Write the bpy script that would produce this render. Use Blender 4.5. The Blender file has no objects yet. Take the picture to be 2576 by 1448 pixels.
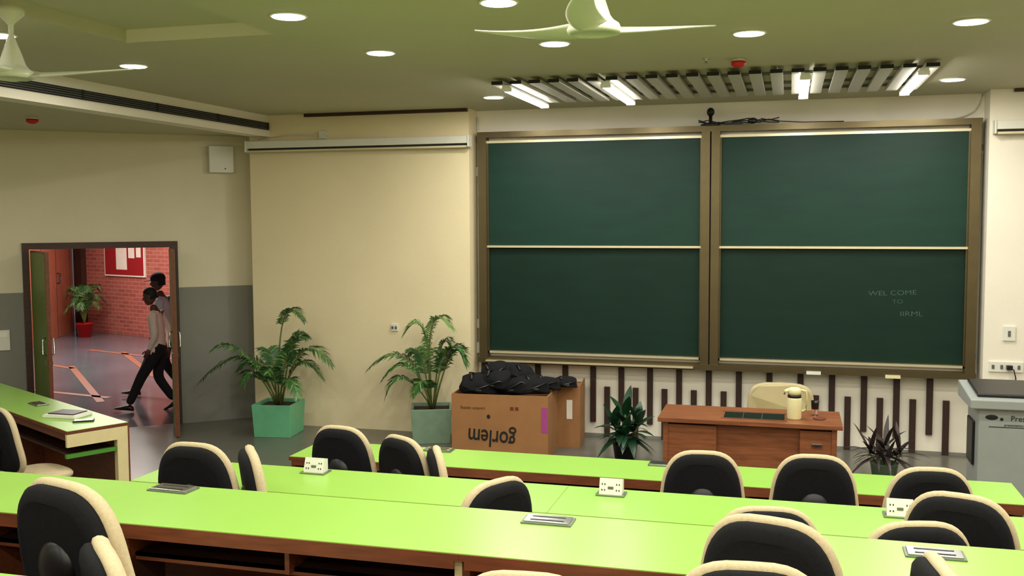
import bpy, math, random
from mathutils import Vector, Matrix, Euler
random.seed(7)
sc=bpy.context.scene
sc.view_settings.view_transform='Standard'
# ------------------------------------------------------------------ materials
def lin(c):
    r=[]
    for x in c:
        x=x/255.
        r.append(x/12.92 if x<=.04045 else ((x+.055)/1.055)**2.4)
    return tuple(r)+(1.,)
MATS={}
def mat(name,rgb,rough=.5,metal=0.,noise=0.,nscale=8.,bump=0.,bscale=60.,emit=0.,emitc=None,spec=.5,trans=0.,stretch=None):
    m=bpy.data.materials.new(name);m.use_nodes=True
    nt=m.node_tree;b=nt.nodes['Principled BSDF']
    c=lin(rgb)
    b.inputs['Base Color'].default_value=c
    b.inputs['Roughness'].default_value=rough
    b.inputs['Metallic'].default_value=metal
    b.inputs['Specular IOR Level'].default_value=spec
    if trans: b.inputs['Transmission Weight'].default_value=trans
    tc=nt.nodes.new('ShaderNodeTexCoord');mp=nt.nodes.new('ShaderNodeMapping')
    nt.links.new(tc.outputs['Object'],mp.inputs[0])
    if stretch: mp.inputs['Scale'].default_value=stretch
    if noise:
        n=nt.nodes.new('ShaderNodeTexNoise');n.inputs['Scale'].default_value=nscale;n.inputs['Detail'].default_value=5
        nt.links.new(mp.outputs[0],n.inputs['Vector'])
        r=nt.nodes.new('ShaderNodeValToRGB')
        r.color_ramp.elements[0].position=.3;r.color_ramp.elements[1].position=.7
        r.color_ramp.elements[0].color=tuple(x*(1-noise) for x in c[:3])+(1,)
        r.color_ramp.elements[1].color=tuple(min(1,x*(1+noise)) for x in c[:3])+(1,)
        nt.links.new(n.outputs['Fac'],r.inputs[0]);nt.links.new(r.outputs[0],b.inputs['Base Color'])
    if bump:
        n2=nt.nodes.new('ShaderNodeTexNoise');n2.inputs['Scale'].default_value=bscale
        nt.links.new(mp.outputs[0],n2.inputs['Vector'])
        bp=nt.nodes.new('ShaderNodeBump');bp.inputs['Strength'].default_value=bump;bp.inputs['Distance'].default_value=.01
        nt.links.new(n2.outputs['Fac'],bp.inputs['Height']);nt.links.new(bp.outputs[0],b.inputs['Normal'])
    if emit:
        b.inputs['Emission Color'].default_value=lin(emitc or rgb);b.inputs['Emission Strength'].default_value=emit
    MATS[name]=m
    return m
mat('paint_cream',(238,224,184),.6,noise=.03,nscale=1.5,bump=.08)
mat('paint_white',(237,231,214),.6,noise=.03,nscale=1.5,bump=.08)
mat('paint_left',(219,211,182),.6,noise=.03,nscale=1.5,bump=.08)
mat('paint_grey',(128,128,118),.55,noise=.04,nscale=2,bump=.08)
mat('ceiling_paint',(194,190,162),.7,noise=.02,nscale=1.)
mat('floor_tile',(104,102,93),.28,noise=.08,nscale=3,bump=.03)
mat('green_laminate',(148,197,82),.32,noise=.02,nscale=3,bump=.02,bscale=250)
mat('green_dark',(76,140,50),.4,noise=.02)
mat('green_door',(104,124,52),.45,noise=.05)
mat('wood_edge',(108,58,34),.4,noise=.25,nscale=6,stretch=(1,8,8))
mat('wood_dark',(60,34,24),.5,noise=.25,nscale=6,stretch=(1,8,8))
mat('wood_desk',(132,80,50),.35,noise=.25,nscale=5,stretch=(1,6,9))
mat('wood_strip',(52,32,24),.5,noise=.2,nscale=6,stretch=(8,8,1))
mat('wood_pink',(180,104,78),.5,noise=.2,nscale=4,stretch=(8,8,1))
mat('cream_panel',(222,208,156),.5,noise=.03)
mat('chalk_green',(14,51,40),.5,noise=.12,nscale=2.2,stretch=(1,1,4),spec=.3)
mat('chalk_green_lower',(16,43,33),.5,noise=.12,nscale=2.2,stretch=(1,1,4),spec=.22)
mat('frame_bronze',(106,95,68),.35,metal=.75,noise=.06)
mat('slat_alu',(200,197,184),.4,metal=.1,noise=.05,nscale=20,stretch=(12,1,1))
mat('alu_bright',(225,215,180),.3,metal=.5,noise=.03)
mat('dark_gap',(24,24,22),.8,noise=.1)
mat('black_fabric',(20,21,24),.9,noise=.25,nscale=120,bump=.3,bscale=400,spec=.25)
mat('cream_fabric',(204,188,152),.85,noise=.08,nscale=90,bump=.25,bscale=300,spec=.2)
mat('black_plastic',(22,22,23),.38,noise=.05)
mat('white_plastic',(226,226,214),.35,noise=.02)
mat('fan_white',(214,216,194),.3,noise=.02)
mat('grey_metal',(120,122,116),.35,metal=.6,noise=.05)
mat('chrome',(200,200,195),.2,metal=1.,noise=.02)
mat('red_plastic',(200,24,24),.35,noise=.03)
mat('pot_green',(104,180,134),.45,noise=.06,nscale=10)
mat('pot_grey',(128,156,130),.5,noise=.08,nscale=10)
mat('soil',(50,36,24),.95,noise=.3,nscale=30,bump=.5)
mat('leaf_palm',(50,96,46),.45,noise=.3,nscale=9)
mat('leaf_palm_light',(108,146,78),.45,noise=.25,nscale=9)
mat('leaf_dark',(24,60,36),.35,noise=.3,nscale=9)
mat('leaf_purple',(52,42,40),.4,noise=.3,nscale=9)
mat('stem',(96,110,52),.5,noise=.2)
mat('cardboard',(158,112,68),.8,noise=.08,nscale=5,bump=.05)
mat('ink',(22,18,14),.7,noise=.05)
mat('magenta_tape',(170,70,140),.5,noise=.05)
mat('podium_grey',(150,156,152),.4,noise=.03)
mat('glass_dark',(30,40,30),.08,noise=.03)
mat('glass_clear',(235,240,235),.03,trans=1.,noise=.01)
mat('flask_cream',(226,220,168),.3,noise=.02)
mat('chair_tan',(180,167,126),.7,noise=.05)
mat('chalk',(72,108,94),.9,noise=.3,nscale=60)
mat('paper',(236,234,222),.7,noise=.03)
mat('notice_red',(150,18,26),.7,noise=.06,nscale=40)
mat('corridor_floor',(104,102,110),.14,noise=.2,nscale=1.2)
mat('orange_paint',(156,98,76),.4,noise=.1)
mat('corridor_ceiling',(210,200,196),.7,noise=.03)
mat('skin',(92,58,44),.55,noise=.06,nscale=20)
mat('shirt_pink',(240,222,212),.8,noise=.04,nscale=20)
mat('shirt_blue',(196,204,216),.8,noise=.04,nscale=20)
mat('trousers',(20,20,24),.85,noise=.15,nscale=20)
mat('hair',(14,12,11),.7,noise=.2,nscale=60)
mat('eye_white',(230,226,220),.3,noise=.01)
mat('lamp_glow',(255,250,235),.5,emit=14,emitc=(255,248,228),noise=.01)
mat('tube_glow',(255,252,245),.5,emit=16,emitc=(255,250,240),noise=.01)
def brick():
    m=bpy.data.materials.new('brick');m.use_nodes=True;nt=m.node_tree;b=nt.nodes['Principled BSDF']
    tc=nt.nodes.new('ShaderNodeTexCoord');sx=nt.nodes.new('ShaderNodeSeparateXYZ');cx=nt.nodes.new('ShaderNodeCombineXYZ')
    nt.links.new(tc.outputs['Object'],sx.inputs[0]);nt.links.new(sx.outputs['X'],cx.inputs['X']);nt.links.new(sx.outputs['Z'],cx.inputs['Y'])
    br=nt.nodes.new('ShaderNodeTexBrick');br.inputs['Scale'].default_value=1
    br.inputs['Brick Width'].default_value=.24;br.inputs['Row Height'].default_value=.08;br.inputs['Mortar Size'].default_value=.008
    br.inputs['Color1'].default_value=lin((176,96,82));br.inputs['Color2'].default_value=lin((154,80,70));br.inputs['Mortar'].default_value=lin((178,126,112))
    nt.links.new(cx.outputs[0],br.inputs['Vector']);nt.links.new(br.outputs['Color'],b.inputs['Base Color']);b.inputs['Roughness'].default_value=.85
    bp=nt.nodes.new('ShaderNodeBump');bp.inputs['Strength'].default_value=.4;bp.inputs['Distance'].default_value=.01;bp.invert=True
    nt.links.new(br.outputs['Fac'],bp.inputs['Height']);nt.links.new(bp.outputs[0],b.inputs['Normal'])
    MATS['brick']=m
brick()
# ------------------------------------------------------------------ mesh builder
class MB:
    def __init__(s): s.v=[];s.f=[];s.m=[];s.s=[]
    def add(s,vs,fs,m,smooth=False,M=None):
        o=len(s.v)
        for q in vs:
            q=Vector(q)
            if M is not None: q=M@q
            s.v.append(q)
        for q in fs:
            s.f.append([i+o for i in q]);s.m.append(m);s.s.append(smooth)
    def box(s,x0,x1,y0,y1,z0,z1,m,M=None):
        vs=[(x,y,z) for z in (z0,z1) for y in (y0,y1) for x in (x0,x1)]
        s.add(vs,[(0,2,3,1),(4,5,7,6),(0,1,5,4),(2,6,7,3),(0,4,6,2),(1,3,7,5)],m,False,M)
    def loft(s,rings,m,smooth=True,cap=True,M=None,ms=None):
        n=len(rings[0]);vs=[p for r in rings for p in r];o=len(s.v)
        for k in range(len(rings)-1):
            fs=[(k*n+i,k*n+(i+1)%n,(k+1)*n+(i+1)%n,(k+1)*n+i) for i in range(n)]
            if k==0: s.add(vs,fs,(ms[k] if ms else m),smooth,M)
            else:
                for q in fs: s.f.append([i+o for i in q]);s.m.append(ms[k] if ms else m);s.s.append(smooth)
        if cap:
            s.f.append([o+i for i in range(n)][::-1]);s.m.append(ms[0] if ms else m);s.s.append(False)
            s.f.append([o+(len(rings)-1)*n+i for i in range(n)]);s.m.append(ms[-1] if ms else m);s.s.append(False)
    def cyl(s,c,r0,r1,z0,z1,m,n=24,M=None,smooth=True):
        s.loft([[(c[0]+r*math.cos(2*math.pi*i/n),c[1]+r*math.sin(2*math.pi*i/n),z) for i in range(n)] for r,z in ((r0,z0),(r1,z1))],m,smooth,True,M)
    def lathe(s,c,prof,m,n=28,M=None,ms=None):
        s.loft([[(c[0]+r*math.cos(2*math.pi*i/n),c[1]+r*math.sin(2*math.pi*i/n),c[2]+z) for i in range(n)] for r,z in prof],m,True,True,M,ms)
    def tube(s,path,rad,m,n=8,M=None,smooth=True,flat=1.):
        path=[Vector(p) for p in path]
        if not hasattr(rad,'__len__'): rad=[rad]*len(path)
        rings=[]
        for i,p in enumerate(path):
            t=(path[min(i+1,len(path)-1)]-path[max(i-1,0)]).normalized()
            ref=Vector((0,0,1)) if abs(t.z)<.9 else Vector((1,0,0))
            a=t.cross(ref).normalized();b=t.cross(a).normalized()*-1
            rings.append([p+a*math.cos(2*math.pi*k/n)*rad[i]+b*math.sin(2*math.pi*k/n)*rad[i]*flat for k in range(n)])
        s.loft(rings,m,smooth,True,M)
    def ell(s,c,r,m,M=None,nu=16,nv=10):
        rings=[]
        for j in range(nv+1):
            ph=math.pi*(.02+.96*j/nv)-math.pi/2
            rings.append([(c[0]+r[0]*math.cos(ph)*math.cos(2*math.pi*i/nu),c[1]+r[1]*math.cos(ph)*math.sin(2*math.pi*i/nu),c[2]+r[2]*math.sin(ph)) for i in range(nu)])
        s.loft(rings,m,True,True,M)
def mk(name,mb,loc=(0,0,0),rz=0,parent=None,bevel=0,scale=None,rot=None):
    me=bpy.data.meshes.new(name)
    me.from_pydata([tuple(v) for v in mb.v],[],mb.f)
    names=[]
    for m in mb.m:
        if m not in names: names.append(m)
    for n in names: me.materials.append(MATS[n])
    for p,m,s in zip(me.polygons,mb.m,mb.s):
        p.material_index=names.index(m);p.use_smooth=s
    me.update()
    return mko(name,me,loc,rz,parent,bevel,scale,rot)
def mko(name,me,loc=(0,0,0),rz=0,parent=None,bevel=0,scale=None,rot=None):
    o=bpy.data.objects.new(name,me);sc.collection.objects.link(o)
    o.location=loc;o.rotation_euler=rot or (0,0,rz)
    if scale: o.scale=scale
    if parent: o.parent=parent
    if bevel:
        b=o.modifiers.new('bevel','BEVEL');b.width=bevel;b.segments=2;b.limit_method='ANGLE'
    return o
def empty(name,loc=(0,0,0),rz=0):
    o=bpy.data.objects.new(name,None);sc.collection.objects.link(o);o.location=loc;o.rotation_euler=(0,0,rz);o.empty_display_size=.1;return o
def text(name,body,size,loc,rot,m,parent=None,ext=.0006,sx=1.,thin=0.):
    c=bpy.data.curves.new(name,'FONT');c.body=body;c.size=size;c.extrude=ext;c.align_x='CENTER';c.align_y='CENTER';c.offset=thin
    c.materials.append(MATS[m])
    o=bpy.data.objects.new(name,c);sc.collection.objects.link(o);o.location=loc;o.rotation_euler=rot;o.scale=(sx,1,1)
    if parent: o.parent=parent
    return o
# ------------------------------------------------------------------ room shell
ZC=3.57; ZL=3.36
def boxobj(name,x0,x1,y0,y1,z0,z1,m,**k):
    b=MB();b.box(x0,x1,y0,y1,z0,z1,m);return mk(name,b,**k)
P0=Vector((-6.2,10.62,0))
def lw(s,n=0.):
    return Vector((P0.x-.752*s+.659*n,P0.y-.659*s-.752*n,0))
b=MB()
def poly(mb,pts,z0,z1,m):
    n=len(pts)
    mb.add([(x,y,z0) for x,y in pts]+[(x,y,z1) for x,y in pts],[list(range(n))[::-1],list(range(n,2*n))]+[(i,(i+1)%n,n+(i+1)%n,n+i) for i in range(n)],m)
e=lw(6.)
poly(b,[(-6.2,10.7),(e.x,e.y),(e.x,-2.6),(6,-2.6),(6,10.7)],-.1,0,'floor_tile')
mk('floor',b)
boxobj('wall_back',-6.3,6,10.62,10.77,0,3.75,'paint_white')
boxobj('wall_back_cream_panel',-6.02,-3.36,10.32,10.62,0,3.7,'paint_cream')
boxobj('wall_back_right_panel',1.80,5.9,10.32,10.62,0,3.7,'paint_white')
boxobj('wall_right',6,6.15,-2.6,10.77,0,3.75,'paint_cream')
boxobj('wall_rear',e.x,6.1,-2.75,-2.6,0,3.75,'paint_cream')
boxobj('wall_left_rear',e.x-.15,e.x,-2.6,e.y+.1,0,3.75,'paint_left')
b=MB()
D0,D1,DH=.9,2.42,2.09
for z0,z1,m in ((0,1.6,'paint_grey'),(1.6,3.75,'paint_left')):
    b.box(0,D0,0,.14,z0,z1,m);b.box(D1,6.1,0,.14,z0,z1,m)
    if z1>2: b.box(D0,D1,0,.14,DH,z1,m)
def LM(z=0):
    return Matrix(((-.752,-.659,0,P0.x),(-.659,.752,0,P0.y),(0,0,1,z),(0,0,0,1)))
wl=mk('wall_left',b);wl.matrix_world=LM()
wl.data.flip_normals()
b=MB()
RX0,RX1,RY0,RY1=-4.28,-3.19,2.6,5.80
def cs(x0,x1,y0,y1): b.box(x0,x1,y0,y1,ZC,ZC+.1,'ceiling_paint')
cs(-5.78,RX0,-2.6,10.7);cs(RX1,6.1,-2.6,10.7);cs(RX0,RX1,-2.6,RY0);cs(RX0,RX1,RY1,10.7)
b.box(RX0-.05,RX1+.05,RY0-.05,RY1+.05,ZC+.085,ZC+.19,'ceiling_paint')
b.box(RX0,RX1,RY1-.012,RY1,ZC+.001,ZC+.085,'paint_white')
mk('ceiling',b)
b=MB();poly(b,[(-6.1,10.75),(e.x-.1,e.y+.05),(e.x-.1,-2.6),(-5.9,-2.6),(-5.9,10.75)],ZL,ZL+.1,'ceiling_paint')
mk('ceiling_lower_soffit',b)
b=MB();b.box(-5.92,-5.78,-2.6,10.32,ZL-.03,ZC,'paint_white')
b.box(-5.95,-5.76,-2.6,10.32,ZL-.035,ZL+.03,'paint_white')
mk('trim_bulkhead',b)
b=MB();b.box(-5.785,-5.765,1.0,10.30,ZL+.045,ZL+.125,'dark_gap')
for k in range(4): b.box(-5.775,-5.755,1.0,10.30,ZL+.053+k*.018,ZL+.058+k*.018,'grey_metal')
for k in range(10): b.box(-5.775,-5.752,1.0+k*1.03,1.03+k*1.03,ZL+.045,ZL+.125,'black_plastic')
mk('air_conditioning_grille',b)
boxobj('painted_shadow_gap',-5.3,-3.37,10.27,10.32,ZC-.035,ZC,'wood_dark')  # solid strip; its dark colour paints the shade of a gap under the ceiling
boxobj('painted_shadow_gap_right',2.0,5.9,10.27,10.32,ZC-.03,ZC,'wood_dark')  # right-hand strip, likewise coloured dark in place of a shaded gap
boxobj('baseboard_back',-3.3,1.78,10.605,10.62,0,.03,'paint_grey')
# ------------------------------------------------------------------ door
b=MB()
for x0,x1,z0,z1 in ((D0-.05,D0+.02,0,DH-.02),(D1-.02,D1+.05,0,DH-.02),(D0-.05,D1+.05,DH-.02,DH+.05)):
    b.box(x0,x1,-.03,.17,z0,z1,'wood_dark')
df=mk('trim_door_frame',b);df.matrix_world=LM();df.data.flip_normals()
def leaf(name,hinge,end,flip):
    d=(end-hinge);L=.73;d.normalize();a=math.atan2(d.y,d.x)
    b=MB();b.box(0,L,-.02,.02,.01,2.06,'wood_edge')
    b.box(.02,L-.02,-.024,-.02,.03,2.04,'green_door' );b.box(.02,L-.02,.02,.024,.03,2.04,'green_door')
    for sgn in (-1,1):
        y=.055*sgn
        b.tube([(L-.07,.02*sgn,.98),(L-.07,y,1.0),(L-.07,y,1.15),(L-.07,.02*sgn,1.17)],.009,'chrome')
    b.box(L-.12,L-.02,-.03,.03,.88,.93,'chrome')
    mk(name,b,loc=(hinge.x,hinge.y,0),rz=a)
h1=lw(D1-.05,.05);leaf('door_1',h1,h1+Vector((.60,-.47,0)),1)
h2=lw(D0+.03,.05);leaf('door_2',h2,h2+Vector((.45,-.62,0)),-1)
# ------------------------------------------------------------------ corridor
b=MB();poly(b,[(-6.0,10.80),(-11.5,6.0),(-20,6.0),(-20,21),(-6.0,21)],-.12,-.004,'corridor_floor');mk('floor_corridor',b)
bw=Vector((-14.75,18.05,0));be=Vector((-8.0,15.75,0));a=math.atan2(be.y-bw.y,be.x-bw.x)
b=MB();b.box(0,(be-bw).length,0,.2,0,3.0,'brick');mk('wall_corridor_brick',b,loc=bw,rz=a)
u=Vector((math.cos(a),math.sin(a),0));nrm=Vector((math.sin(a),-math.cos(a),0))
b=MB();b.box(0,.28,-.12,0,0,3.0,'wood_dark');mk('trim_corridor_post',b,loc=bw+u*.05,rz=a)
wa=Vector((-14.75,17.9,0));wb=Vector((-12.9,13.6,0))
b=MB();L=(wb-wa).length;b.box(0,L,-.1,0,0,3,'wood_pink')
for k in range(5): b.box(.9*k+.2,.9*k+.215,0,.004,0,2.3,'wood_dark')
b.box(0,L,0,.005,2.3,2.33,'wood_dark');b.tube([(1.05,.0,1.1),(1.05,.06,1.1),(1.05,.06,1.3),(1.05,0,1.3)],.012,'black_plastic')
mk('wall_corridor_panelling',b,loc=wa,rz=math.atan2((wb-wa).y,(wb-wa).x))
boxobj('wall_corridor_far_left',-19,-18.8,6,20.5,0,3,'wood_pink')
b=MB();poly(b,[(-6.1,10.95),(-11.6,6.1),(-20,6.0),(-20,21),(-6.1,21)],3.0,3.1,'corridor_ceiling');mk('ceiling_corridor',b)
boxobj('wall_corridor_right',-6.0,-5.85,10.8,17,0,3,'brick')
nb0=bw+u*1.05
b=MB();b.box(0,1.35,-.04,-.002,1.22,2.35,'paper');b.box(.03,1.32,-.045,-.04,1.25,2.32,'notice_red')
b.box(.42,.78,-.05,-.045,1.36,1.98,'paper');b.box(.84,1.04,-.05,-.045,1.6,2.05,'paper');b.box(1.1,1.25,-.05,-.045,1.62,2.05,'paper')
mk('notice_board',b,loc=nb0,rz=a)
b=MB()
def line(p,q,w=.07):
    p=Vector(p);q=Vector(q);d=(q-p).normalized();n=Vector((-d.y,d.x,0))*w
    b.add([p+n,p-n,q-n,q+n],[(0,1,2,3)],'orange_paint')
for p,q in (((-11.3,13.6,.0),(-8.7,11.0,0)),((-11.9,13.7,.0),(-11.1,13.4,0)),((-10.6,11.6,0),(-8.8,11.3,0)),((-11.6,15.3,0),(-9.3,13.0,0)),((-12.4,15.4,0),(-9.8,14.6,0))): line(p,q,.05)
mk('floor_marking_lines',b)
# ------------------------------------------------------------------ chalkboard
b=MB();Y0,Y1=10.42,10.60
F='frame_bronze'
for x0,x1 in ((-3.29,-3.20),(1.66,1.75),(-.885,-.80),(-.785,-.70)): b.box(x0,x1,Y0,Y1,.86,3.26,F)
b.box(-.80,-.785,Y0+.02,Y1,.86,3.26,'dark_gap')
b.box(-3.30,1.76,Y0,Y1,3.26,3.32,F);b.box(-3.30,1.76,Y0-.02,Y1,.80,.86,F)
for x0,x1 in ((-3.20,-.885),(-.70,1.66)):
    b.box(x0,x1,Y0+.05,Y0+.07,2.09,3.20,'chalk_green')
    b.box(x0,x1,Y0+.08,Y0+.10,.93,2.09,'chalk_green_lower')
    b.box(x0,x1,Y0+.04,Y0+.08,3.20,3.225,'alu_bright')
    b.box(x0,x1,Y0+.025,Y0+.08,2.065,2.088,'alu_bright')
    b.box(x0,x1,Y0+.04,Y0+.10,.90,.92,'alu_bright')
    b.box(x0,x1,Y0+.12,Y0+.14,.86,3.26,'paint_white')
    b.box(x0,x0+.015,Y0+.04,Y0+.07,.9,3.2,'frame_bronze');b.box(x1-.015,x1,Y0+.04,Y0+.07,.9,3.2,'frame_bronze')
b.box(-3.2,-.95,Y0-.07,Y0-.02,.82,.835,'alu_bright')
b.box(.18,.32,Y0-.05,Y0-.02,.80,.83,'white_plastic');b.box(.93,1.07,Y0-.05,Y0-.02,.79,.82,'flask_cream')
cb=mk('chalkboard',b)
for body,x,z,s in (('WEL COME',.99,1.625,.068),('TO',1.04,1.54,.055),('IIRML',1.17,1.42,.070)):
    text('chalk_writing',body,s,(x,Y0+.079,z),(math.pi/2,random.uniform(-.06,.0),0),'chalk',cb,.0003,1.3,-.0012)
b=MB()
for i in range(16):
    x=-3.29+i*.3107
    b.box(x-.03,x+.03,10.585,10.62,.20 if i%2 else .16,.80,'wood_strip')
for i in range(16):
    x=-3.135+.3107*i
    if x>1.75: break
    b.box(x-.03,x+.03,10.585,10.62,0.0,.55,'wood_strip')
mk('wall_wood_battens',b)
# ------------------------------------------------------------------ projector screens (rolled)
def screen(name,x0,x1):
    b=MB()
    b.box(x0,x1,10.20,10.30,3.19,3.27,'white_plastic')
    b.tube([(x0+.02,10.235,3.185),(x1-.02,10.235,3.185)],.022,'black_plastic',12)
    b.box(x0+.01,x1-.01,10.215,10.225,3.145,3.17,'alu_bright')
    b.box(x0-.015,x0,10.19,10.32,3.15,3.28,'white_plastic');b.box(x1,x1+.015,10.19,10.32,3.15,3.28,'white_plastic')
    b.box(x0,x1,10.30,10.32,3.2,3.265,'white_plastic')
    mk(name,b,bevel=.006)
screen('projector_screen',-6.0,-3.34);screen('projector_screen',1.84,4.4)
b=MB();b.box(.20,.48,-.09,0,2.93,3.24,'white_plastic');b.cyl((.3,-.092),.008,.008,2.97,2.985,'black_plastic')
o=mk('wall_control_box',b,bevel=.01);o.matrix_world=LM();o.data.flip_normals()
b=MB();b.box(2.62,2.76,-.015,0,.98,1.2,'white_plastic');b.box(2.64,2.74,-.02,-.015,1.12,1.17,'paper')
o=mk('switch_panel',b);o.matrix_world=LM();o.data.flip_normals()
def plate(name,x,y,z,w,h,knobs=2):
    b=MB();b.box(-w/2,w/2,-.018,0,-h/2,h/2,'white_plastic')
    for k in range(knobs):
        cx=-w/2+w*(k+.5)/knobs;b.box(cx-.012,cx+.012,-.025,-.018,-h*.2,h*.2,'grey_metal')
    mk(name,b,loc=(x,y,z),bevel=.003)
plate('switch_plate',-4.25,10.32,1.17,.08,.08)
plate('switch_plate',1.785,10.62,3.05,.035,.14,1)
plate('switch_plate',1.77,10.62,1.0,.05,.14,1)
plate('intercom',2.02,10.32,1.27,.11,.14,1)
plate('socket_plate',2.0,10.32,.95,.30,.10,4)
b=MB();b.tube([(2.02,10.28,.95),(2.06,10.25,.93),(2.08,10.26,.85),(2.07,10.28,.6),(2.05,10.28,.2)],.006,'black_plastic',6)
b.box(2.0,2.05,10.25,10.30,.93,.97,'black_plastic');mk('power_cable',b)
b=MB();b.tube([(-3.345,10.59,.9),(-3.345,10.59,3.5)],.012,'white_plastic',8);b.box(-3.36,-3.32,10.56,10.62,.88,1.0,'white_plastic');b.box(-3.36,-3.31,10.57,10.62,1.16,1.26,'white_plastic');b.box(-3.36,-3.31,10.57,10.62,2.85,2.95,'white_plastic')
mk('cable_conduit',b)
b=MB();b.tube([(1.78,10.6,3.56),(1.75,10.58,3.47),(1.70,10.57,3.40),(1.62,10.57,3.36),(1.5,10.57,3.33)],.006,'white_plastic',6);mk('hanging_cable',b)
b=MB();b.tube([(-5.9,10.3,3.30),(-5.5,10.29,3.34),(-5.15,10.29,3.33),(-5.05,10.29,3.38),(-5.0,10.29,3.3)],.006,'white_plastic',6);b.box(-5.12,-5.04,10.28,10.32,3.285,3.37,'white_plastic');mk('screen_power_cable',b)
b=MB();c=(-.80,10.46)
b.lathe((c[0],c[1],3.32),[(.10,0),(.10,.015),(.03,.03),(.018,.04),(.018,.10)],'black_plastic')
b.ell((c[0],c[1],3.46),(.04,.04,.045),'black_plastic');b.cyl((c[0],c[1]-.04),.015,.015,3.44,3.47,'glass_dark')
b.box(c[0]+.14,c[0]+.32,10.44,10.52,3.32,3.35,'black_plastic');b.ell((c[0]+.42,10.46,3.36),(.05,.03,.03),'black_plastic')
for k in range(3):
    pts=[(c[0]-.12+.1*i,10.45+random.uniform(-.02,.03),3.335+random.uniform(0,.05)) for i in range(9)]
    b.tube(pts,.006,'black_plastic',6)
b.tube([(c[0]+.5,10.46,3.38),(c[0]+.65,10.45,3.35),(c[0]+.9,10.45,3.33),(c[0]+1.3,10.45,3.327)],.005,'black_plastic',6)
mk('conference_camera',b)
# ------------------------------------------------------------------ ceiling fittings
LC=(1,.95,.85)
DL=[(x,y) for y in (5.30,6.65) for x in (-4.86,-2.82,-1.55,-.27,1.04,2.35,4.2)]+[(-2.81,9.42),(1.34,9.42),(3.4,9.0)]+[(x,y) for y in (3.95,2.4,.6,-1.2) for x in (-4.86,-2.82,-1.55,-.27,1.04,2.35,4.2)]
DL.remove((-.27,5.30));DL.remove((-2.82,3.95))
for x,y in DL:
    b=MB();b.lathe((0,0,0),[(.112,0),(.112,-.006),(.095,-.010),(.095,-.004)],'white_plastic',32)
    b.lathe((0,0,0),[(.093,-.004),(.093,-.012),(.02,-.013)],'lamp_glow',32)
    o=mk('recessed_downlight',b,loc=(x,y,ZC))
    l=bpy.data.lights.new('downlight_lamp','AREA');l.shape='DISK';l.size=.18;l.energy=15.8;l.color=LC
    lo=bpy.data.objects.new('lamp',l);sc.collection.objects.link(lo);lo.parent=o;lo.location=(0,0,-.02)
for x,y in ((-7.6,6.0),(-7.6,3.0),(-7.6,0)):
    b=MB();b.lathe((0,0,0),[(.112,0),(.112,-.006),(.095,-.010)],'white_plastic',32);b.lathe((0,0,0),[(.093,-.004),(.093,-.012),(.02,-.013)],'lamp_glow',32)
    o=mk('recessed_downlight',b,loc=(x,y,ZL))
    l=bpy.data.lights.new('downlight_lamp','AREA');l.shape='DISK';l.size=.18;l.energy=15;l.color=LC
    lo=bpy.data.objects.new('lamp',l);sc.collection.objects.link(lo);lo.parent=o;lo.location=(0,0,-.02)
b=MB();n=22
for i in range(n):
    x=-2.40+i*(3.42/(n-1))
    b.box(x-.048,x+.048,8.15,9.62,3.512,3.518,'slat_alu');b.box(x-.048,x-.044,8.15,9.62,3.518,3.545,'slat_alu');b.box(x+.044,x+.048,8.15,9.62,3.518,3.545,'slat_alu')
    b.box(x-.048,x+.048,8.142,8.15,3.512,3.54,'dark_gap')
for y in (8.5,9.1,9.55): b.box(-2.45,1.07,y-.015,y+.015,3.545,3.57,'grey_metal')
mk('metal_slat_canopy',b)
for x in (-2.335,-1.485,.10,.965):
    b=MB();b.box(-.035,.035,-.70,.70,.0,.019,'white_plastic')
    for sx in (-.024,.024): b.tube([(sx,-.67,-.016),(sx,.67,-.016)],.015,'tube_glow',12)
    for yy in (-.69,.67): b.box(-.042,.042,yy,yy+.02,-.032,.0,'white_plastic')
    o=mk('fluorescent_tube_light',b,loc=(x,8.90,3.4925))
    l=bpy.data.lights.new('tube_lamp','AREA');l.shape='RECTANGLE';l.size=.08;l.size_y=1.34;l.energy=18;l.color=(1,.98,.94)
    lo=bpy.data.objects.new('lamp',l);sc.collection.objects.link(lo);lo.parent=o;lo.location=(0,0,-.04)
def detector(x,y,z):
    b=MB();b.lathe((0,0,0),[(.045,0),(.05,-.012),(.05,-.02)],'white_plastic');b.lathe((0,0,0),[(.055,-.02),(.055,-.045),(.03,-.062),(.012,-.065)],'red_plastic')
    mk('smoke_detector',b,loc=(x,y,z))
detector(-.39,7.72,ZC);detector(-6.9,7.9,ZL)
b=MB();b.lathe((0,0,0),[(.03,0),(.03,-.005),(.01,-.008),(.01,-.03),(.018,-.032),(.018,-.036)],'chrome');mk('fire_sprinkler',b,loc=(-.62,7.63,ZC))
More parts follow.
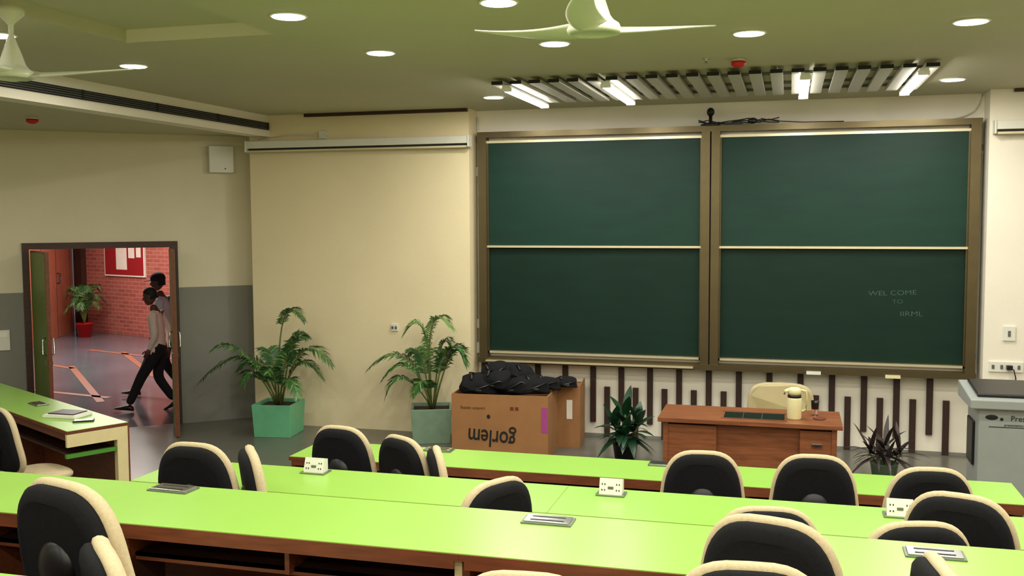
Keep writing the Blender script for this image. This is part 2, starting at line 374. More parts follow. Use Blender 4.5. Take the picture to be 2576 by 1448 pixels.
def fan(x,y,z,rot):
    b=MB()
    b.lathe((0,0,0),[(.012,ZC-z),(.075,ZC-z-.001),(.07,ZC-z-.04),(.02,ZC-z-.09),(.014,ZC-z-.1),(.014,.22),(.05,.12),(.07,.06),(.085,.04),(.108,.025),(.118,.0),(.112,-.014),(.09,-.020),(.088,-.016),(.02,-.018)],'fan_white',32)
    for k in range(3):
        a=math.radians(rot+120*k);R=Matrix.Rotation(a,4,'Z')
        rings=[];N=14
        for i in range(N+1):
            t=i/N;r=.07+.56*t
            ch=.030*(1-t)**2+.050*math.sin(math.pi*(.25+.72*t))+.008
            zz=.006+.06*t**1.6;sw=-.05*math.sin(math.pi*t)
            th=.010*(1-t)+.004
            tl=math.radians(14*(1-t)+2)
            rg=[]
            for q in range(10):
                an=2*math.pi*q/10;cy=ch*math.cos(an);cz=th*math.sin(an)
                rg.append((r,sw+cy*math.cos(tl)-cz*math.sin(tl),zz+cy*math.sin(tl)+cz*math.cos(tl)))
            rings.append(rg)
        b.loft(rings,'fan_white',True,True,R)
    mk('ceiling_fan',b,loc=(x,y,z))
fan(-.82,4.26,3.195,41);fan(-4.17,4.64,3.195,36)
# ------------------------------------------------------------------ lecture desks
def desk_row(name,x0,x1,seams,depth,h,loc,rz=0,floor=0.,topseams=None):
    b=MB();xs=[x0]+seams+[x1]
    ts=[x0]+(topseams or [])+[x1]
    for i in range(len(ts)-1):
        b.box(ts[i]+(.001 if i else .004),ts[i+1]-(.001 if i<len(ts)-2 else .004),.006,depth-.006,h-.003,h,'green_laminate')
    for i in range(len(xs)-1):
        a,c=xs[i]+.0005,xs[i+1]-.0005
        b.box(a,c,0,depth,h-.028,h-.003,'wood_edge')
        b.box(a+.02,c-.02,.0,.012,h-.06,h-.028,'wood_edge')
        b.box(a+.02,c-.02,depth-.06,depth-.04,floor,h-.028,'wood_edge')
        b.box(a+.02,c-.02,.10,depth-.06,h-.17,h-.155,'wood_dark')
        b.box(a+.02,c-.02,.10,.112,h-.185,h-.155,'wood_edge')
        b.box(a,a+.03,.04,depth-.04,floor,h-.028,'wood_edge');b.box(c-.03,c,.04,depth-.04,floor,h-.028,'cream_panel')
        nd=2
        for k in range(1,nd+1):
            x=a+(c-a)*k/(nd+1);b.box(x-.01,x+.01,.06,depth-.06,h-.17,h-.028,'wood_edge')
            if k==1: b.box(x-.012,x+.012,.05,.3,floor,h-.17,'wood_dark')
    return mk(name,b,loc=loc,rz=rz)
boxobj('floor_platform',-3.72,5.5,-2.6,5.70,0,.20,'floor_tile')
boxobj('floor_platform_mid',-4.6,5.5,-2.6,4.10,.2,.40,'floor_tile')
boxobj('floor_platform_high',-4.6,5.5,-2.6,2.55,.4,.60,'floor_tile')
boxobj('floor_platform_top',-4.6,5.5,-2.6,1.3,.6,.80,'floor_tile')
desk_row('lecture_desk',-3.33,1.34,[-1.02],.50,.75,(0,6.13,0))
desk_row('lecture_desk',-3.51,1.45,[-1.13],.52,.95,(0,4.65,0),floor=.2,topseams=[-1.13])
desk_row('lecture_desk',-4.5,1.6,[-3.4,-1.17],.58,1.15,(0,3.43,0),floor=.4)
desk_row('lecture_desk',-4.5,1.6,[-3.4,-1.17],.55,1.35,(0,1.83,0),floor=.6)
rzw=math.radians(-28.2);wn=Vector((-5.40,6.42,0))
b=MB();L=-3.0
b.box(L,0,0,.50,.722,.747,'wood_edge');b.box(L+.004,-.004,.006,.494,.747,.75,'green_laminate')
b.box(-.03,0,.0,.50,.62,.722,'cream_panel');b.box(-.06,0,.40,.50,0,.62,'cream_panel');b.box(-.004,.004,.488,.5,0,.722,'wood_edge')
b.box(L,-.03,.05,.44,.53,.545,'wood_dark');b.box(-.05,-.01,.0,.40,.53,.56,'green_dark')
b.box(L,-.06,.42,.44,0.0,.722,'wood_edge');b.box(L,-.03,.02,.035,.66,.722,'wood_edge');b.box(L,L+.03,.03,.47,0,.72,'cream_panel')
b.box(-1.6,-1.57,.06,.42,0,.72,'wood_edge')
mk('lecture_desk',b,loc=wn,rz=rzw,bevel=.0015)
def wp(x,y,z): 
    v=Matrix.Rotation(rzw,3,'Z')@Vector((x,y,0));return (wn.x+v.x,wn.y+v.y,z)
b=MB();b.box(-.16,.16,-.11,.11,0,.018,'paper');b.box(-.155,.15,-.105,.105,.018,.026,'paper');b.box(-.13,.12,-.08,.10,.026,.034,'black_plastic')
mk('notebook_stack',b,loc=wp(-.62,.26,.751),rz=rzw+.5,bevel=.003)
b=MB();b.box(-.04,.04,-.08,.08,0,.012,'black_plastic');b.box(-.035,.035,-.07,.07,.012,.013,'glass_dark');mk('mobile_phone',b,loc=wp(-.30,.26,.751),rz=rzw-.5,bevel=.004)
def lid(x,y,z,rz=0):
    b=MB();b.box(-.105,.105,-.055,.055,0,.006,'grey_metal');b.box(-.095,.095,-.045,.045,.006,.012,'chrome');b.box(-.07,.07,-.03,-.02,.012,.014,'black_plastic');b.box(-.07,.07,.015,.025,.012,.014,'black_plastic')
    mk('desk_socket_lid',b,loc=(x,y,z+.0005),rz=rz,bevel=.003)
lid(-2.73,3.93,1.15,-.05);lid(-.94,3.90,1.15,0);lid(.53,3.87,1.15,0);v=wp(-1.35,.30,.75);lid(v[0],v[1],.75,rzw)
lid(-2.38,6.56,.75);lid(-.78,6.54,.75)
def popup(x,y,z,rz=0):
    b=MB();b.box(-.075,.075,-.05,.05,0,.006,'grey_metal');b.box(-.075,.075,-.05,-.042,.006,.01,'chrome')
    b.add([(-.06,-.035,.006),(.06,-.035,.006),(.06,.035,.006),(-.06,.035,.006),(-.06,-.005,.085),(.06,-.005,.085),(.06,.035,.075),(-.06,.035,.075)],[(0,1,5,4),(1,2,6,5),(2,3,7,6),(3,0,4,7),(4,5,6,7),(0,3,2,1)],'white_plastic')
    n=Vector((0,-.079,.03)).normalized()
    for sx in (-.038,.038):
        for zz in (.028,.056):
            c=Vector((sx,-.035+.03*(zz-.006)/.079,zz))+n*.001
            for dx in (-.007,.007):
                b.box(c.x+dx-.0025,c.x+dx+.0025,c.y-.002,c.y+.001,c.z-.004,c.z+.004,'black_plastic')
    b.box(-.014,.014,-.028,-.020,.034,.046,'grey_metal')
    mk('desk_power_socket',b,loc=(x,y,z+.0005),rz=rz)
popup(-2.59,5.08,.95);popup(-.88,5.06,.95);popup(.53,5.04,.95)
# ------------------------------------------------------------------ chairs
def se(n,a,b_,e_,fn):
    r=[]
    for i in range(n):
        t=2*math.pi*i/n;c,s=math.cos(t),math.sin(t)
        r.append(fn(a*math.copysign(abs(c)**(2/e_),c),b_*math.copysign(abs(s)**(2/e_),s)))
    return r
def chair_mesh():
    b=MB();zc=.79;hh=.27
    def ring(scale,dy,grow=0):
        def fn(x,z):
            x=x*(1-.13*z/hh)
            return (x,-.235+dy-.16*(z+.1)+.55*x*x+.25*(z+.05)**2,zc+z)
        return se(40,.225*scale+grow,hh*scale+grow,3.2,fn)
    b.loft([ring(.80,-.042),ring(.92,-.036),ring(.985,-.022),ring(.99,0)],'black_fabric')
    b.loft([ring(1.0,-.004,-.003),ring(1,.0,.010),ring(1,.014,.016),ring(1,.028,.013),ring(1,.044,.0),ring(.85,.054),ring(.5,.056)],'cream_fabric')
    b.ell((0,-.268,.775),(.085,.042,.10),'black_plastic')
    b.tube([(0,-.285,.72),(0,-.29,.55),(0,-.23,.41),(0,-.05,.395)],[.035,.032,.03,.03],'black_plastic',10)
    def sr(scale,z,grow=0):
        return se(36,.235*scale+grow,.225*scale+grow,3.2,lambda x,y:(x,y+.02,z+ (.02*(-y*2)**3 if y<0 else -.12*y*y)))
    b.loft([sr(.75,.395),sr(.95,.405),sr(1,.425)],'black_plastic')
    b.loft([sr(1,.425),sr(1,.44,.012),sr(1,.46,.014),sr(1,.478,.0),sr(.85,.487),sr(.4,.488)],'cream_fabric')
    b.cyl((0,0),.028,.028,.10,.40,'black_plastic',16);b.cyl((0,0),.05,.035,.07,.14,'black_plastic',16)
    for k in range(5):
        a=2*math.pi*k/5+.3;c,s=math.cos(a),math.sin(a)
        b.tube([(0,0,.11),(c*.15,s*.15,.095),(c*.27,s*.27,.07)],[.03,.024,.016],'black_plastic',8)
        b.tube([(c*.27-s*.025,s*.27+c*.025,.028),(c*.27+s*.025,s*.27-c*.025,.028)],.028,'black_plastic',12)
    mb=mk('office_chair',b);me=mb.data;bpy.data.objects.remove(mb)
    return me
cm=chair_mesh()
def chair(x,y,fl,top,rot,w=1.):
    s=(top-fl)/1.075
    r=math.radians(rot)
    bx,by=-.0,-.27
    ox=x-(bx*math.cos(r)-by*math.sin(r));oy=y-(bx*math.sin(r)+by*math.cos(r))
    mko('office_chair',cm,(ox,oy,fl),r,scale=(w,w,s))
chair(-2.76,5.73,0,1.075,-8)
chair(-2.32,5.66,0,1.05,-30)
chair(-2.06,5.58,0,1.01,-66)
chair(-.455,5.60,0,1.08,6);chair(.15,5.62,0,1.09,2);chair(.735,5.52,0,1.08,6)
chair(-2.90,4.33,.2,1.27,-2);chair(-2.70,4.52,.2,1.215,-54)
chair(-1.25,4.27,.2,1.21,60)
chair(.69,4.40,.2,1.245,-18);chair(-.07,4.28,.2,1.165,8);chair(.515,4.12,.2,1.195,14)
chair(-.055,3.12,.4,1.467,-14);chair(-2.43,2.88,.4,1.495,-16,1.16);chair(-2.07,2.60,.4,1.385,-44,1.08)
chair(.42,3.1,.4,1.385,-82);chair(-.09,2.72,.4,1.455,5);chair(-.72,2.68,.4,1.383,5)
chair(-5.77,6.10,0,.985,-24)
# ------------------------------------------------------------------ teacher desk
b=MB()
b.box(-1.02,.42,8.05,8.65,.725,.76,'wood_desk');b.box(-.98,-.94,8.09,8.6,0,.725,'wood_desk');b.box(.34,.38,8.09,8.6,0,.725,'wood_desk')
b.box(-.94,.34,8.145,8.16,.12,.725,'wood_desk')
b.box(-.975,-.55,8.10,8.14,.10,.70,'wood_desk');b.box(.10,.375,8.10,8.14,.10,.70,'wood_desk')
b.box(-.94,.36,8.125,8.142,.705,.715,'wood_dark')
b.box(.19,.27,8.09,8.10,.57,.60,'chrome');b.box(.215,.245,8.085,8.09,.578,.592,'black_plastic')
b.box(-.50,-.02,8.16,8.42,.757,.763,'glass_dark');b.box(-.52,0,8.14,8.16,.755,.765,'wood_edge');b.box(-.52,0,8.42,8.44,.755,.765,'wood_edge')
b.box(-.35,-.345,8.16,8.42,.762,.765,'grey_metal');b.box(-.2,-.195,8.16,8.42,.762,.765,'grey_metal')
mk('teacher_desk',b,bevel=.003)
b=MB()
b.lathe((0,0,0),[(.058,0),(.062,.01),(.064,.16),(.060,.17),(.058,.175)],'flask_cream')
b.lathe((0,0,0),[(.0585,.175),(.0585,.19),(.055,.2)],'black_plastic')
b.lathe((0,0,0),[(.055,.2),(.057,.22),(.055,.245),(.04,.255),(.02,.257)],'flask_cream')
b.tube([(.055,0,.235),(.10,0,.225),(.112,0,.16),(.10,0,.07),(.06,0,.06)],.011,'flask_cream',8)
b.tube([(-.05,0,.235),(-.085,0,.225),(-.09,0,.2)],[.018,.014,.010],'flask_cream',8)
mk('thermos_flask',b,loc=(.055,8.26,.7605),rz=.3,scale=(.92,.92,1))
b=MB();n=24
b.loft([[(r*math.cos(2*math.pi*i/n),r*math.sin(2*math.pi*i/n),z) for i in range(n)] for r,z in ((.026,0),(.032,.10),(.034,.12),(.031,.12),(.028,.01))],'glass_clear')
mk('drinking_glass',b,loc=(.22,8.45,.7605))
b=MB();b.lathe((0,0,0),[(.035,0),(.05,.004),(.05,.008),(.03,.006)],'wood_edge');mk('coaster',b,loc=(.25,8.3,.7605))
b=MB()
def tr(scale,dy):
    return se(32,.30*scale,.20*scale,4,lambda x,z:(x*(1-.3*z),dy-.5*x*x,.655+z))
b.loft([tr(.92,.045),tr(1,.03),tr(1,-.02),tr(.92,-.035)],'chair_tan')
b.loft([se(32,.25*s,.24*s,3.5,lambda x,y:(x,y-.28,z)) for s,z in ((.9,.42),(1,.44),(1,.48),(.9,.5))],'chair_tan')
for sx in (-.2,.2):
    b.tube([(sx,.0,.76),(sx,-.02,.5),(sx,-.03,0)],.014,'black_plastic');b.tube([(sx,-.48,.44),(sx,-.49,0)],.014,'black_plastic');b.tube([(sx,-.03,.43),(sx,-.48,.43)],.013,'black_plastic')
mk('visitor_chair',b,loc=(-.06,9.45,0))
b=MB()
b.box(-.34,.34,-.25,.25,.0,.08,'black_plastic');b.box(-.31,.31,-.24,.24,.08,.93,'podium_grey')
b.add([(-.38,-.30,.93),(.38,-.30,.93),(.38,.30,.93),(-.38,.30,.93),(-.38,-.30,1.0),(.38,-.30,1.0),(.38,.30,1.06),(-.38,.30,1.06)],[(0,3,2,1),(4,5,6,7),(0,1,5,4),(1,2,6,5),(2,3,7,6),(3,0,4,7)],'podium_grey')
b.add([(-.32,-.22,1.008),(.32,-.22,1.008),(.32,.25,1.055),(-.32,.25,1.055),(-.32,-.22,1.035),(.32,-.22,1.035),(.32,.25,1.08),(-.32,.25,1.08)],[(0,3,2,1),(4,5,6,7),(0,1,5,4),(1,2,6,5),(2,3,7,6),(3,0,4,7)],'black_plastic')
b.box(-.33,-.31,-.1,.15,.45,.8,'black_plastic')
pod=mk('lectern',b,loc=(1.72,8.42,0),bevel=.008)
b=MB()
b.ell((-.17,0,.0),(.045,.002,.02),'ink');b.ell((-.10,0,-.012),(.012,.002,.012),'ink');b.box(-.19,.25,-.001,.001,-.075,-.07,'ink')
mk('logo_mark',b,loc=(-.05,-.242,.86),parent=pod)
text('lectern_writing','Presentia',.058,(.02,-.242,.855),(math.pi/2,0,0),'ink',pod)
text('lectern_small_writing','presentation systems',.026,(-.02,-.242,.805),(math.pi/2,0,0),'ink',pod)
# ------------------------------------------------------------------ carton and bags
b=MB();w,d,h=.98,.62,.64
t=.012
b.box(0,w,0,t,0,h,'cardboard');b.box(0,w,d-t,d,0,h,'cardboard');b.box(0,t,t,d-t,0,h,'cardboard');b.box(w-t,w,t,d-t,0,h,'cardboard');b.box(t,w-t,t,d-t,0,.02,'cardboard')
b.box(0,w,-.002,0,.03,.05,'wood_desk')
b.box(w-.065,w-.005,-.003,0,.28,.53,'magenta_tape')
for x in (.60,.65): b.box(x,x+.035,-.002,0,.49,.525,'wood_edge')
b.ell((.38,-.001,.42),(.018,.003,.022),'ink')
bx=mk('cardboard_carton',b,loc=(-3.24,9.32,0),rz=.06)
text('carton_writing','gorlem',.24,(.41,-.004,.21),(math.pi/2,math.pi+.06,0),'ink',bx,.001,.72,.002)
text('carton_small_writing','comfort seating',.04,(.22,-.004,.50),(math.pi/2,math.pi,0),'wood_edge',bx,.001)
b=MB();w2=.42
b.box(0,w2,0,.5,0,.61,'cardboard');b.box(0,w2,0,.02,.61,.64,'cardboard');b.box(w2-.01,w2,.02,.5,.61,.65,'cardboard');b.box(.28,.34,-.003,0,.3,.5,'paper')
mk('cardboard_carton',b,loc=(-2.49,9.97,0),rz=.1)
b=MB()
def bag(c,sz,r):
    M=Matrix.Translation(c)@Euler(r).to_matrix().to_4x4()
    rings=[]
    for k in range(9):
        t=-1+2*k/8;s=(1-abs(t)**3.0)**.5*.9+.12
        rings.append(se(20,sz[0]*s,sz[1]*s,3,lambda x,y:(x*(1+.08*math.sin(9*y+k)),y*(1+.1*math.sin(11*x+2*k)),sz[2]*t+.012*math.sin(14*x+k))))
    b.loft(rings,'black_fabric',True,True,M)
    b.tube([(-sz[0]*.4,sz[1]*.5,sz[2]*.9),(-sz[0]*.5,0,sz[2]*1.35),(-sz[0]*.4,-sz[1]*.6,sz[2]*1.0)],.012,'black_plastic',6,M,flat=.5)
    b.tube([(sz[0]*.9,-sz[1]*.3,0),(sz[0]*.6,-sz[1]*.9,sz[2]*.9),(0,-sz[1]*1.05,sz[2]*.3),(-sz[0]*.7,-sz[1]*1.0,-sz[2]*.2)],.012,'black_plastic',6,M,flat=.6)
    b.box(-.03,.03,-sz[1]*1.03,-sz[1]*.98,-.01,.012,'grey_metal',M)
for c,s,r in (((-3.0,9.52,.71),(.20,.16,.09),(.25,.1,.2)),((-2.60,9.56,.71),(.21,.16,.09),(.2,-.12,-.3)),((-2.75,9.72,.80),(.19,.15,.09),(.2,.1,.1)),((-2.36,9.72,.71),(.15,.13,.06),(0,.15,.2)),((-3.08,9.72,.70),(.16,.14,.08),(0,-.1,.3)),((-2.82,9.50,.77),(.15,.12,.07),(.4,.1,-.2)),((-2.45,9.55,.71),(.16,.13,.08),(.1,.1,.4)),((-2.88,9.62,.84),(.14,.11,.06),(.3,-.2,.3)),((-2.6,9.65,.82),(.13,.12,.06),(.3,.2,.6)),((-2.20,9.90,.70),(.12,.11,.045),(.1,.1,.3))): bag(c,s,r)
mk('backpack_pile',b)
# ------------------------------------------------------------------ plants
def pot(b,s,h,m):
    n=s/2
    def sq(k,z): return [(-k,-k,z),(k,-k,z),(k,k,z),(-k,k,z)]
    b.loft([sq(n*.92,0),sq(n,h),sq(n*.9,h),sq(n*.88,h-.04)],m,False)
    b.box(-n*.88,n*.88,-n*.88,n*.88,h-.05,h-.035,'soil')
def frond(b,p0,p1,p2,L=.24,n=40,m='leaf_palm',start=.28,droop=.5):
    p0,p1,p2=Vector(p0),Vector(p1),Vector(p2)
    P=lambda t:p0*(1-t)**2+p1*2*t*(1-t)+p2*t*t
    pts=[P(i/12) for i in range(13)]
    b.tube(pts,[.009*(1-i/14)+.0015 for i in range(13)],'stem',6)
    for i in range(n):
        t=start+(1-start)*i/(n-1);p=P(t);T=(P(min(1,t+.02))-P(t-.02)).normalized()
        s=T.cross(Vector((0,0,1)))
        if s.length<.05: s=Vector((1,0,0))
        s.normalize();up=s.cross(T)
        q=(t-start)/(1-start);l=L*(.45+.55*math.sin(math.pi*min(1,.15+q*.85)))*(1-.35*q)*random.uniform(.85,1.12)
        for sg in (-1,1):
            d=(s*sg*.85+T*(.45+.5*q)+up*random.uniform(.1,.3)).normalized()
            w=T*(.012)
            a=p;mid=p+d*l*.5;end=p+d*l+Vector((0,0,-droop*l*random.uniform(.5,1.)))
            mid=mid+Vector((0,0,-droop*l*.12))
            b.add([a-w*.4,a+w*.4,mid+w,mid-w,end],[(0,1,2,3),(3,2,4)],m if random.random()<.75 else 'leaf_palm_light',True)
def palm(name,loc,potm,ps,ph,fronds,rz):
    e_=empty(name,loc)
    b=MB();pot(b,ps,ph,potm);mk('planter',b,parent=e_,rz=rz,bevel=.005)
    b=MB()
    for f in fronds: frond(b,*f[:3],**(f[3] if len(f)>3 else {}))
    mk('fronds',b,parent=e_)
palm('potted_palm',(-5.46,9.85,0),'pot_green',.45,.36,[
 ((0,0,.33),(.0,.0,1.76),(.36,-.05,1.28),dict(L=.2,start=.45,n=34)),
 ((0,.02,.33),(-.25,.0,1.25),(-.92,-.12,.56),dict(L=.28)),
 ((0,.02,.33),(-.35,-.2,1.15),(-.60,-.3,.98),dict(L=.26)),
 ((.03,.0,.33),(.30,-.05,1.30),(.68,-.05,.80),dict(L=.28)),
 ((.03,-.02,.33),(.15,-.1,1.2),(.42,-.12,1.1),dict(L=.24)),
 ((.0,-.02,.33),(.25,-.25,.9),(.42,-.35,.5),dict(L=.2)),
 ((.0,-.02,.33),(.05,-.2,.9),(.10,-.4,.75),dict(L=.2)),
 ((-.02,0,.33),(-.12,.1,1.15),(-.25,.15,.85),dict(L=.22)),
 ((-.02,-.02,.33),(-.15,-.3,.95),(-.2,-.4,.62),dict(L=.2)),
 ((.02,.05,.33),(.1,.15,1.3),(.2,.25,1.05),dict(L=.22)),
 ((.02,.0,.33),(.22,.05,1.1),(.5,.1,.62),dict(L=.22)),
 ((-.02,.0,.33),(-.2,-.1,1.0),(-.45,-.1,.7),dict(L=.2)),
],.12)
palm('potted_palm',(-3.70,9.98,0),'pot_grey',.43,.37,[
 ((0,0,.34),(-.10,.0,1.66),(.26,-.02,1.22),dict(L=.24,m='leaf_palm_light')),
 ((0,0,.34),(.02,-.05,1.60),(-.26,-.1,1.16),dict(L=.24,m='leaf_palm_light')),
 ((0,.02,.34),(-.25,.0,1.2),(-.66,-.12,.78),dict(L=.26)),
 ((0,.02,.34),(-.28,-.2,.95),(-.42,-.25,.50),dict(L=.24)),
 ((.03,.0,.34),(.28,-.05,1.30),(.42,-.05,.84),dict(L=.24)),
 ((.03,-.02,.34),(.18,-.1,1.2),(.40,-.12,1.0),dict(L=.24)),
 ((.0,-.02,.34),(.05,-.25,.9),(-.06,-.38,.55),dict(L=.2)),
 ((-.02,0,.34),(-.12,.1,1.15),(-.3,.15,.9),dict(L=.22)),
 ((.02,0,.34),(.12,.0,1.35),(.22,.02,.98),dict(L=.22)),
 ((.0,0,.34),(-.18,-.1,1.1),(-.5,-.15,.66),dict(L=.22)),
],.35)
def broad(b,p0,d,L,w,m,droop):
    d=Vector(d).normalized();s=d.cross(Vector((0,0,1)));s=s.normalized() if s.length>.05 else Vector((1,0,0))
    N=7;vs=[];fs=[]
    for i in range(N+1):
        t=i/N;p=Vector(p0)+d*L*t+Vector((0,0,-droop*L*t*t));ww=w*math.sin(math.pi*(.08+.92*t)**.8)
        vs+= [p-s*ww+Vector((0,0,.15*ww)),p,p+s*ww+Vector((0,0,.15*ww))]
    for i in range(N):
        k=3*i;fs+=[(k,k+1,k+4,k+3),(k+1,k+2,k+5,k+4)]
    b.add(vs,fs,m,True)
def bushy(name,loc,m,n,H,L,w,sp=1.):
    e_=empty(name,loc);b=MB();b.lathe((0,0,0),[(.09,0),(.12,.2),(.125,.2),(.11,.19),(.10,.17),(.02,.17)],'black_plastic' if m!='leaf_purple' else 'pot_grey');mk('pot',b,parent=e_)
    b=MB()
    for sx,sy,h in ((0,0,H),(-.09*sp,.03,H*.75),(.10*sp,-.02,H*.8),(.0,-.07,H*.55)):
        b.tube([(sx*.3,sy*.3,.16),(sx,sy,h)],.009,'stem',6)
        for k in range(n):
            t=k/n;a=k*2.4+sx*20;el=.05+1.25*t;z=.25+(h-.25)*t
            broad(b,(sx*(.3+.7*t),sy*(.3+.7*t),z),(math.cos(a)*math.cos(el),math.sin(a)*math.cos(el),math.sin(el)),L*random.uniform(.8,1.1),w,m,.5*(1-t)+.12)
    mk('leaves',b,parent=e_)
bushy('potted_dracaena',(-1.51,9.45,0),'leaf_dark',12,.52,.32,.046,1.3)
bushy('potted_cordyline',(.84,9.3,0),'leaf_purple',12,.36,.38,.022,1.4)
e_=empty('corridor_potted_plant',(-13.85,17.1,0));b=MB();b.lathe((0,0,0),[(.12,0),(.17,.28),(.18,.28),(.16,.26),(.02,.25)],'red_plastic');mk('pot',b,parent=e_)
b=MB()
for k in range(14):
    a=k*2.4;r=random.uniform(.3,.5);z=random.uniform(.7,1.25)
    frond(b,(0,0,.25),(math.cos(a)*.15,math.sin(a)*.15,z+.15),(math.cos(a)*r,math.sin(a)*r,z-.25),L=.24,n=20,start=.25)
mk('fronds',b,parent=e_)
# ------------------------------------------------------------------ people
def skin_body(name,joints,edges,assign,parent):
    me=bpy.data.meshes.new(name);keys=list(joints)
    me.from_pydata([joints[k][0] for k in keys],[(keys.index(a),keys.index(c)) for a,c in edges],[])
    o=bpy.data.objects.new(name,me);sc.collection.objects.link(o)
    sk=o.modifiers.new('skin','SKIN');sk.branch_smoothing=.3
    for i,k in enumerate(keys):
        r=joints[k][1];me.skin_vertices[0].data[i].radius=r if hasattr(r,'__len__') else (r,r);me.skin_vertices[0].data[i].use_root=(k=='pelvis')
    ss=o.modifiers.new('sub','SUBSURF');ss.levels=2;ss.render_levels=2
    dg=bpy.context.evaluated_depsgraph_get();nm=bpy.data.meshes.new_from_object(o.evaluated_get(dg))
    bpy.data.objects.remove(o)
    ms=['trousers','skin']+[x for x in set(assign.values()) if x not in('trousers','skin')]
    nm.materials.clear()
    for x in ms: nm.materials.append(MATS[x])
    for p in nm.polygons:
        c=p.center;best=None
        for k,mm in assign.items():
            a,c2=k;A=Vector(joints[a][0]);B=Vector(joints[c2][0]);t=max(0,min(1,(c-A).dot(B-A)/max(1e-6,(B-A).length_squared)))
            dd=(c-(A+(B-A)*t)).length-(.0)
            if best is None or dd<best[0]: best=(dd,mm)
        p.material_index=ms.index(best[1]);p.use_smooth=True
    return mko(name,nm,parent=parent)
def hand(b,w,d,side):
    w=Vector(w);d=Vector(d).normalized();f=Vector((1,0,0));s=f-d*f.dot(d);s.normalize()
    n=d.cross(s)
    b.tube([w-d*.02,w+d*.03,w+d*.085],[.022,.034,.036],'skin',10)
    for k,(off,l) in enumerate(((.027,.062),(.009,.072),(-.009,.068),(-.026,.052))):
        p=w+d*.08+s*off
        b.tube([p,p+d*l*.5+n*side*.006,p+d*l*.85+n*side*.02],[.0095,.009,.007],'skin',8)
    p=w+d*.025+s*.03;b.tube([p,p+s*.025+d*.03,p+s*.03+d*.06],[.012,.010,.008],'skin',8)
def person(name,loc,heading,S,shirt,cap,tilt,lean=0.):
    e_=empty(name,loc,heading);e_.scale=(S,S,S)
    J={'pelvis':((0,0,.92),(.13,.11)),'waist':((.01,0,1.04),(.13,.11)),'chest':((.03,0,1.24),(.165,.135)),'sh':((.03,0,1.37),(.115,.095)),'neck':((.05,0,1.46),(.052,.052)),'head0':((.07,0,1.53),(.05,.05)),
     'shL':((.03,.17,1.375),(.063,.063)),'elL':((-.02,.22,1.11),(.054,.054)),'wrL':((.08,.20,.89),(.030,.030)),
     'shR':((.03,-.17,1.375),(.063,.063)),'elR':((-.09,-.21,1.12),(.054,.054)),'wrR':((-.06,-.20,.87),(.030,.030)),
     'hpL':((0,.09,.86),(.10,.095)),'knL':((.23,.09,.50),(.078,.078)),'anL':((.42,.09,.10),(.058,.058)),
     'hpR':((0,-.09,.86),(.10,.095)),'knR':((.06,-.09,.47),(.078,.078)),'anR':((-.17,-.09,.135),(.058,.058))}
    E=[('pelvis','waist'),('waist','chest'),('chest','sh'),('sh','neck'),('neck','head0'),('sh','shL'),('shL','elL'),('elL','wrL'),('sh','shR'),('shR','elR'),('elR','wrR'),('pelvis','hpL'),('hpL','knL'),('knL','anL'),('pelvis','hpR'),('hpR','knR'),('knR','anR')]
    A={}
    for ed in E: A[ed]=shirt
    for ed in (('hpL','knL'),('knL','anL'),('hpR','knR'),('knR','anR'),('pelvis','hpL'),('pelvis','hpR')): A[ed]='trousers'
    for ed in (('sh','neck'),('neck','head0')): A[ed]='skin'
    skin_body('body',J,E,A,e_)
    b=MB()
    hand(b,J['wrL'][0],Vector(J['wrL'][0])-Vector(J['elL'][0]),1);hand(b,J['wrR'][0],Vector(J['wrR'][0])-Vector(J['elR'][0]),-1)
    mk('hands',b,parent=e_)
    # shirt collar, belt
    b=MB()
    b.lathe((.045,0,1.405),[(.075,0),(.066,.03),(.058,.045),(.054,.03)],shirt,20)
    mk('collar',b,parent=e_)
    b=MB()
    for ank,rot,sy in ((Vector((.42,.09,.10)),-.10,.09),(Vector((-.17,-.09,.135)),.40,-.09)):
        M=Matrix.Translation(ank)@Matrix.Rotation(rot,4,'Y')
        rings=[]
        for x,w,h in ((-.075,.02,.03),(-.065,.035,.06),(-.02,.04,.09),(.04,.042,.075),(.11,.048,.05),(.17,.045,.035),(.20,.02,.02)):
            rings.append([(x,w*math.cos(2*math.pi*k/14),-.085+h/2+h/2*math.sin(2*math.pi*k/14)) for k in range(14)])
        b.loft(rings,'black_plastic',True,True,M)
    mk('shoes',b,parent=e_)
    b=MB();M=Matrix.Translation((.08,0,1.545))@Matrix.Rotation(tilt,4,'Y')
    rings=[]
    for z,rx,ry,ox in ((-.02,.03,.03,.035),(.0,.055,.045,.028),(.03,.078,.060,.018),(.07,.090,.070,.008),(.11,.096,.075,.0),(.15,.094,.074,-.005),(.185,.078,.062,-.010),(.21,.045,.036,-.012),(.217,.012,.01,-.012)):
        rings.append([(ox+rx*math.cos(2*math.pi*k/22),ry*math.sin(2*math.pi*k/22),z) for k in range(22)])
    b.loft(rings,'skin',True,True,M)
    b.tube([(.088,0,.115),(.105,0,.09),(.112,0,.072),(.09,0,.062)],[.006,.010,.014,.008],'skin',8,M)
    for sy in (-1,1):
        b.ell((.082,.03*sy,.108),(.011,.014,.008),'eye_white',M,10,6);b.ell((.091,.03*sy,.108),(.004,.006,.006),'hair',M,8,6)
        b.ell((-.005,.076*sy,.095),(.022,.010,.032),'skin',M,10,8);b.tube([(.09,.015*sy,.128),(.086,.045*sy,.127)],.004,'hair',6,M)
    b.tube([(.088,-.022,.038),(.096,0,.038),(.088,.022,.038)],.005,'wood_edge',6,M)
    hr=[]
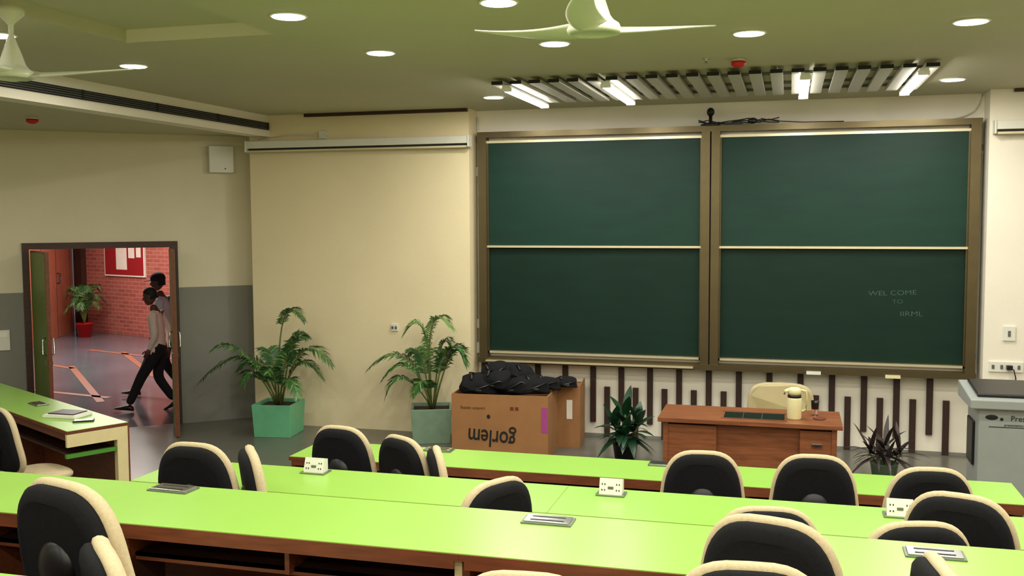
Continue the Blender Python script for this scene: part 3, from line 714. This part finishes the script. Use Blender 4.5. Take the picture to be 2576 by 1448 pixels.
    for z,rx,ry,ox in ((.055,.06,.074,-.045),(.10,.078,.081,-.028),(.14,.088,.083,-.018),(.175,.092,.077,-.008),(.205,.07,.06,-.010),(.228,.03,.03,-.012)):
        hr.append([(ox+rx*math.cos(2*math.pi*k/22),ry*math.sin(2*math.pi*k/22),z) for k in range(22)])
    b.loft(hr,'hair',True,True,M)
    if cap:
        cr=[]
        for z,r in ((.13,1.0),(.17,1.02),(.205,.9),(.235,.6),(.248,.15)): cr.append([(-.004+.106*r*math.cos(2*math.pi*k/22),.090*r*math.sin(2*math.pi*k/22),z) for k in range(22)])
        b.loft(cr,'trousers',True,True,M)
        br=[]
        for x,w in ((.06,.075),(.12,.078),(.17,.06),(.20,.02)): br.append([(x,w*math.cos(2*math.pi*k/12),.142-(x-.06)*.15+.006*math.sin(2*math.pi*k/12)) for k in range(12)])
        b.loft(br,'trousers',True,True,M)
    mk('head',b,parent=e_)
hd=math.atan2(-.30,-.95)
person('walking_man',(-7.58,10.70,0),hd,.875,'shirt_pink',False,.22)
person('walking_man_with_cap',(-8.18,11.70,0),hd,.935,'shirt_blue',True,.05)
# ------------------------------------------------------------------ lights
def area(name,loc,size,energy,color,sy=None):
    l=bpy.data.lights.new(name,'AREA');l.energy=energy;l.color=color;l.size=size
    if sy: l.shape='RECTANGLE';l.size_y=sy
    o=bpy.data.objects.new(name,l);sc.collection.objects.link(o);o.location=loc;return o
for k,(x,y) in enumerate(((-9.5,12.5),(-12.5,15.2),(-10.5,14.8),(-13.5,12.5))):
    b=MB();b.box(-.6,.6,-.3,.3,-.02,0,'lamp_glow');o=mk('corridor_ceiling_light',b,loc=(x,y,3.0))
    lo=area('lamp',(0,0,-.04),1.2,50,(1,.88,.86),.6);lo.parent=o
w=bpy.data.worlds.new('world');sc.world=w;w.use_nodes=True
w.node_tree.nodes['Background'].inputs[0].default_value=(.6,.65,.8,1);w.node_tree.nodes['Background'].inputs[1].default_value=.15
# ------------------------------------------------------------------ camera
p=math.atan(179/2500);yaw=math.atan(2500/8944);rho=.005
Fv=Vector((-math.sin(yaw)*math.cos(p),math.cos(yaw)*math.cos(p),-math.sin(p)));R=Vector((math.cos(yaw),math.sin(yaw),0));U=R.cross(Fv)
R2=R*math.cos(rho)-U*math.sin(rho);U2=R*math.sin(rho)+U*math.cos(rho)
cam=bpy.data.cameras.new('camera');co=bpy.data.objects.new('camera',cam);sc.collection.objects.link(co)
cam.sensor_width=36;cam.lens=2500/2576*36;cam.clip_start=.05
co.matrix_world=Matrix(((R2.x,U2.x,-Fv.x,0),(R2.y,U2.y,-Fv.y,0),(R2.z,U2.z,-Fv.z,2.4),(0,0,0,1)))
sc.camera=co
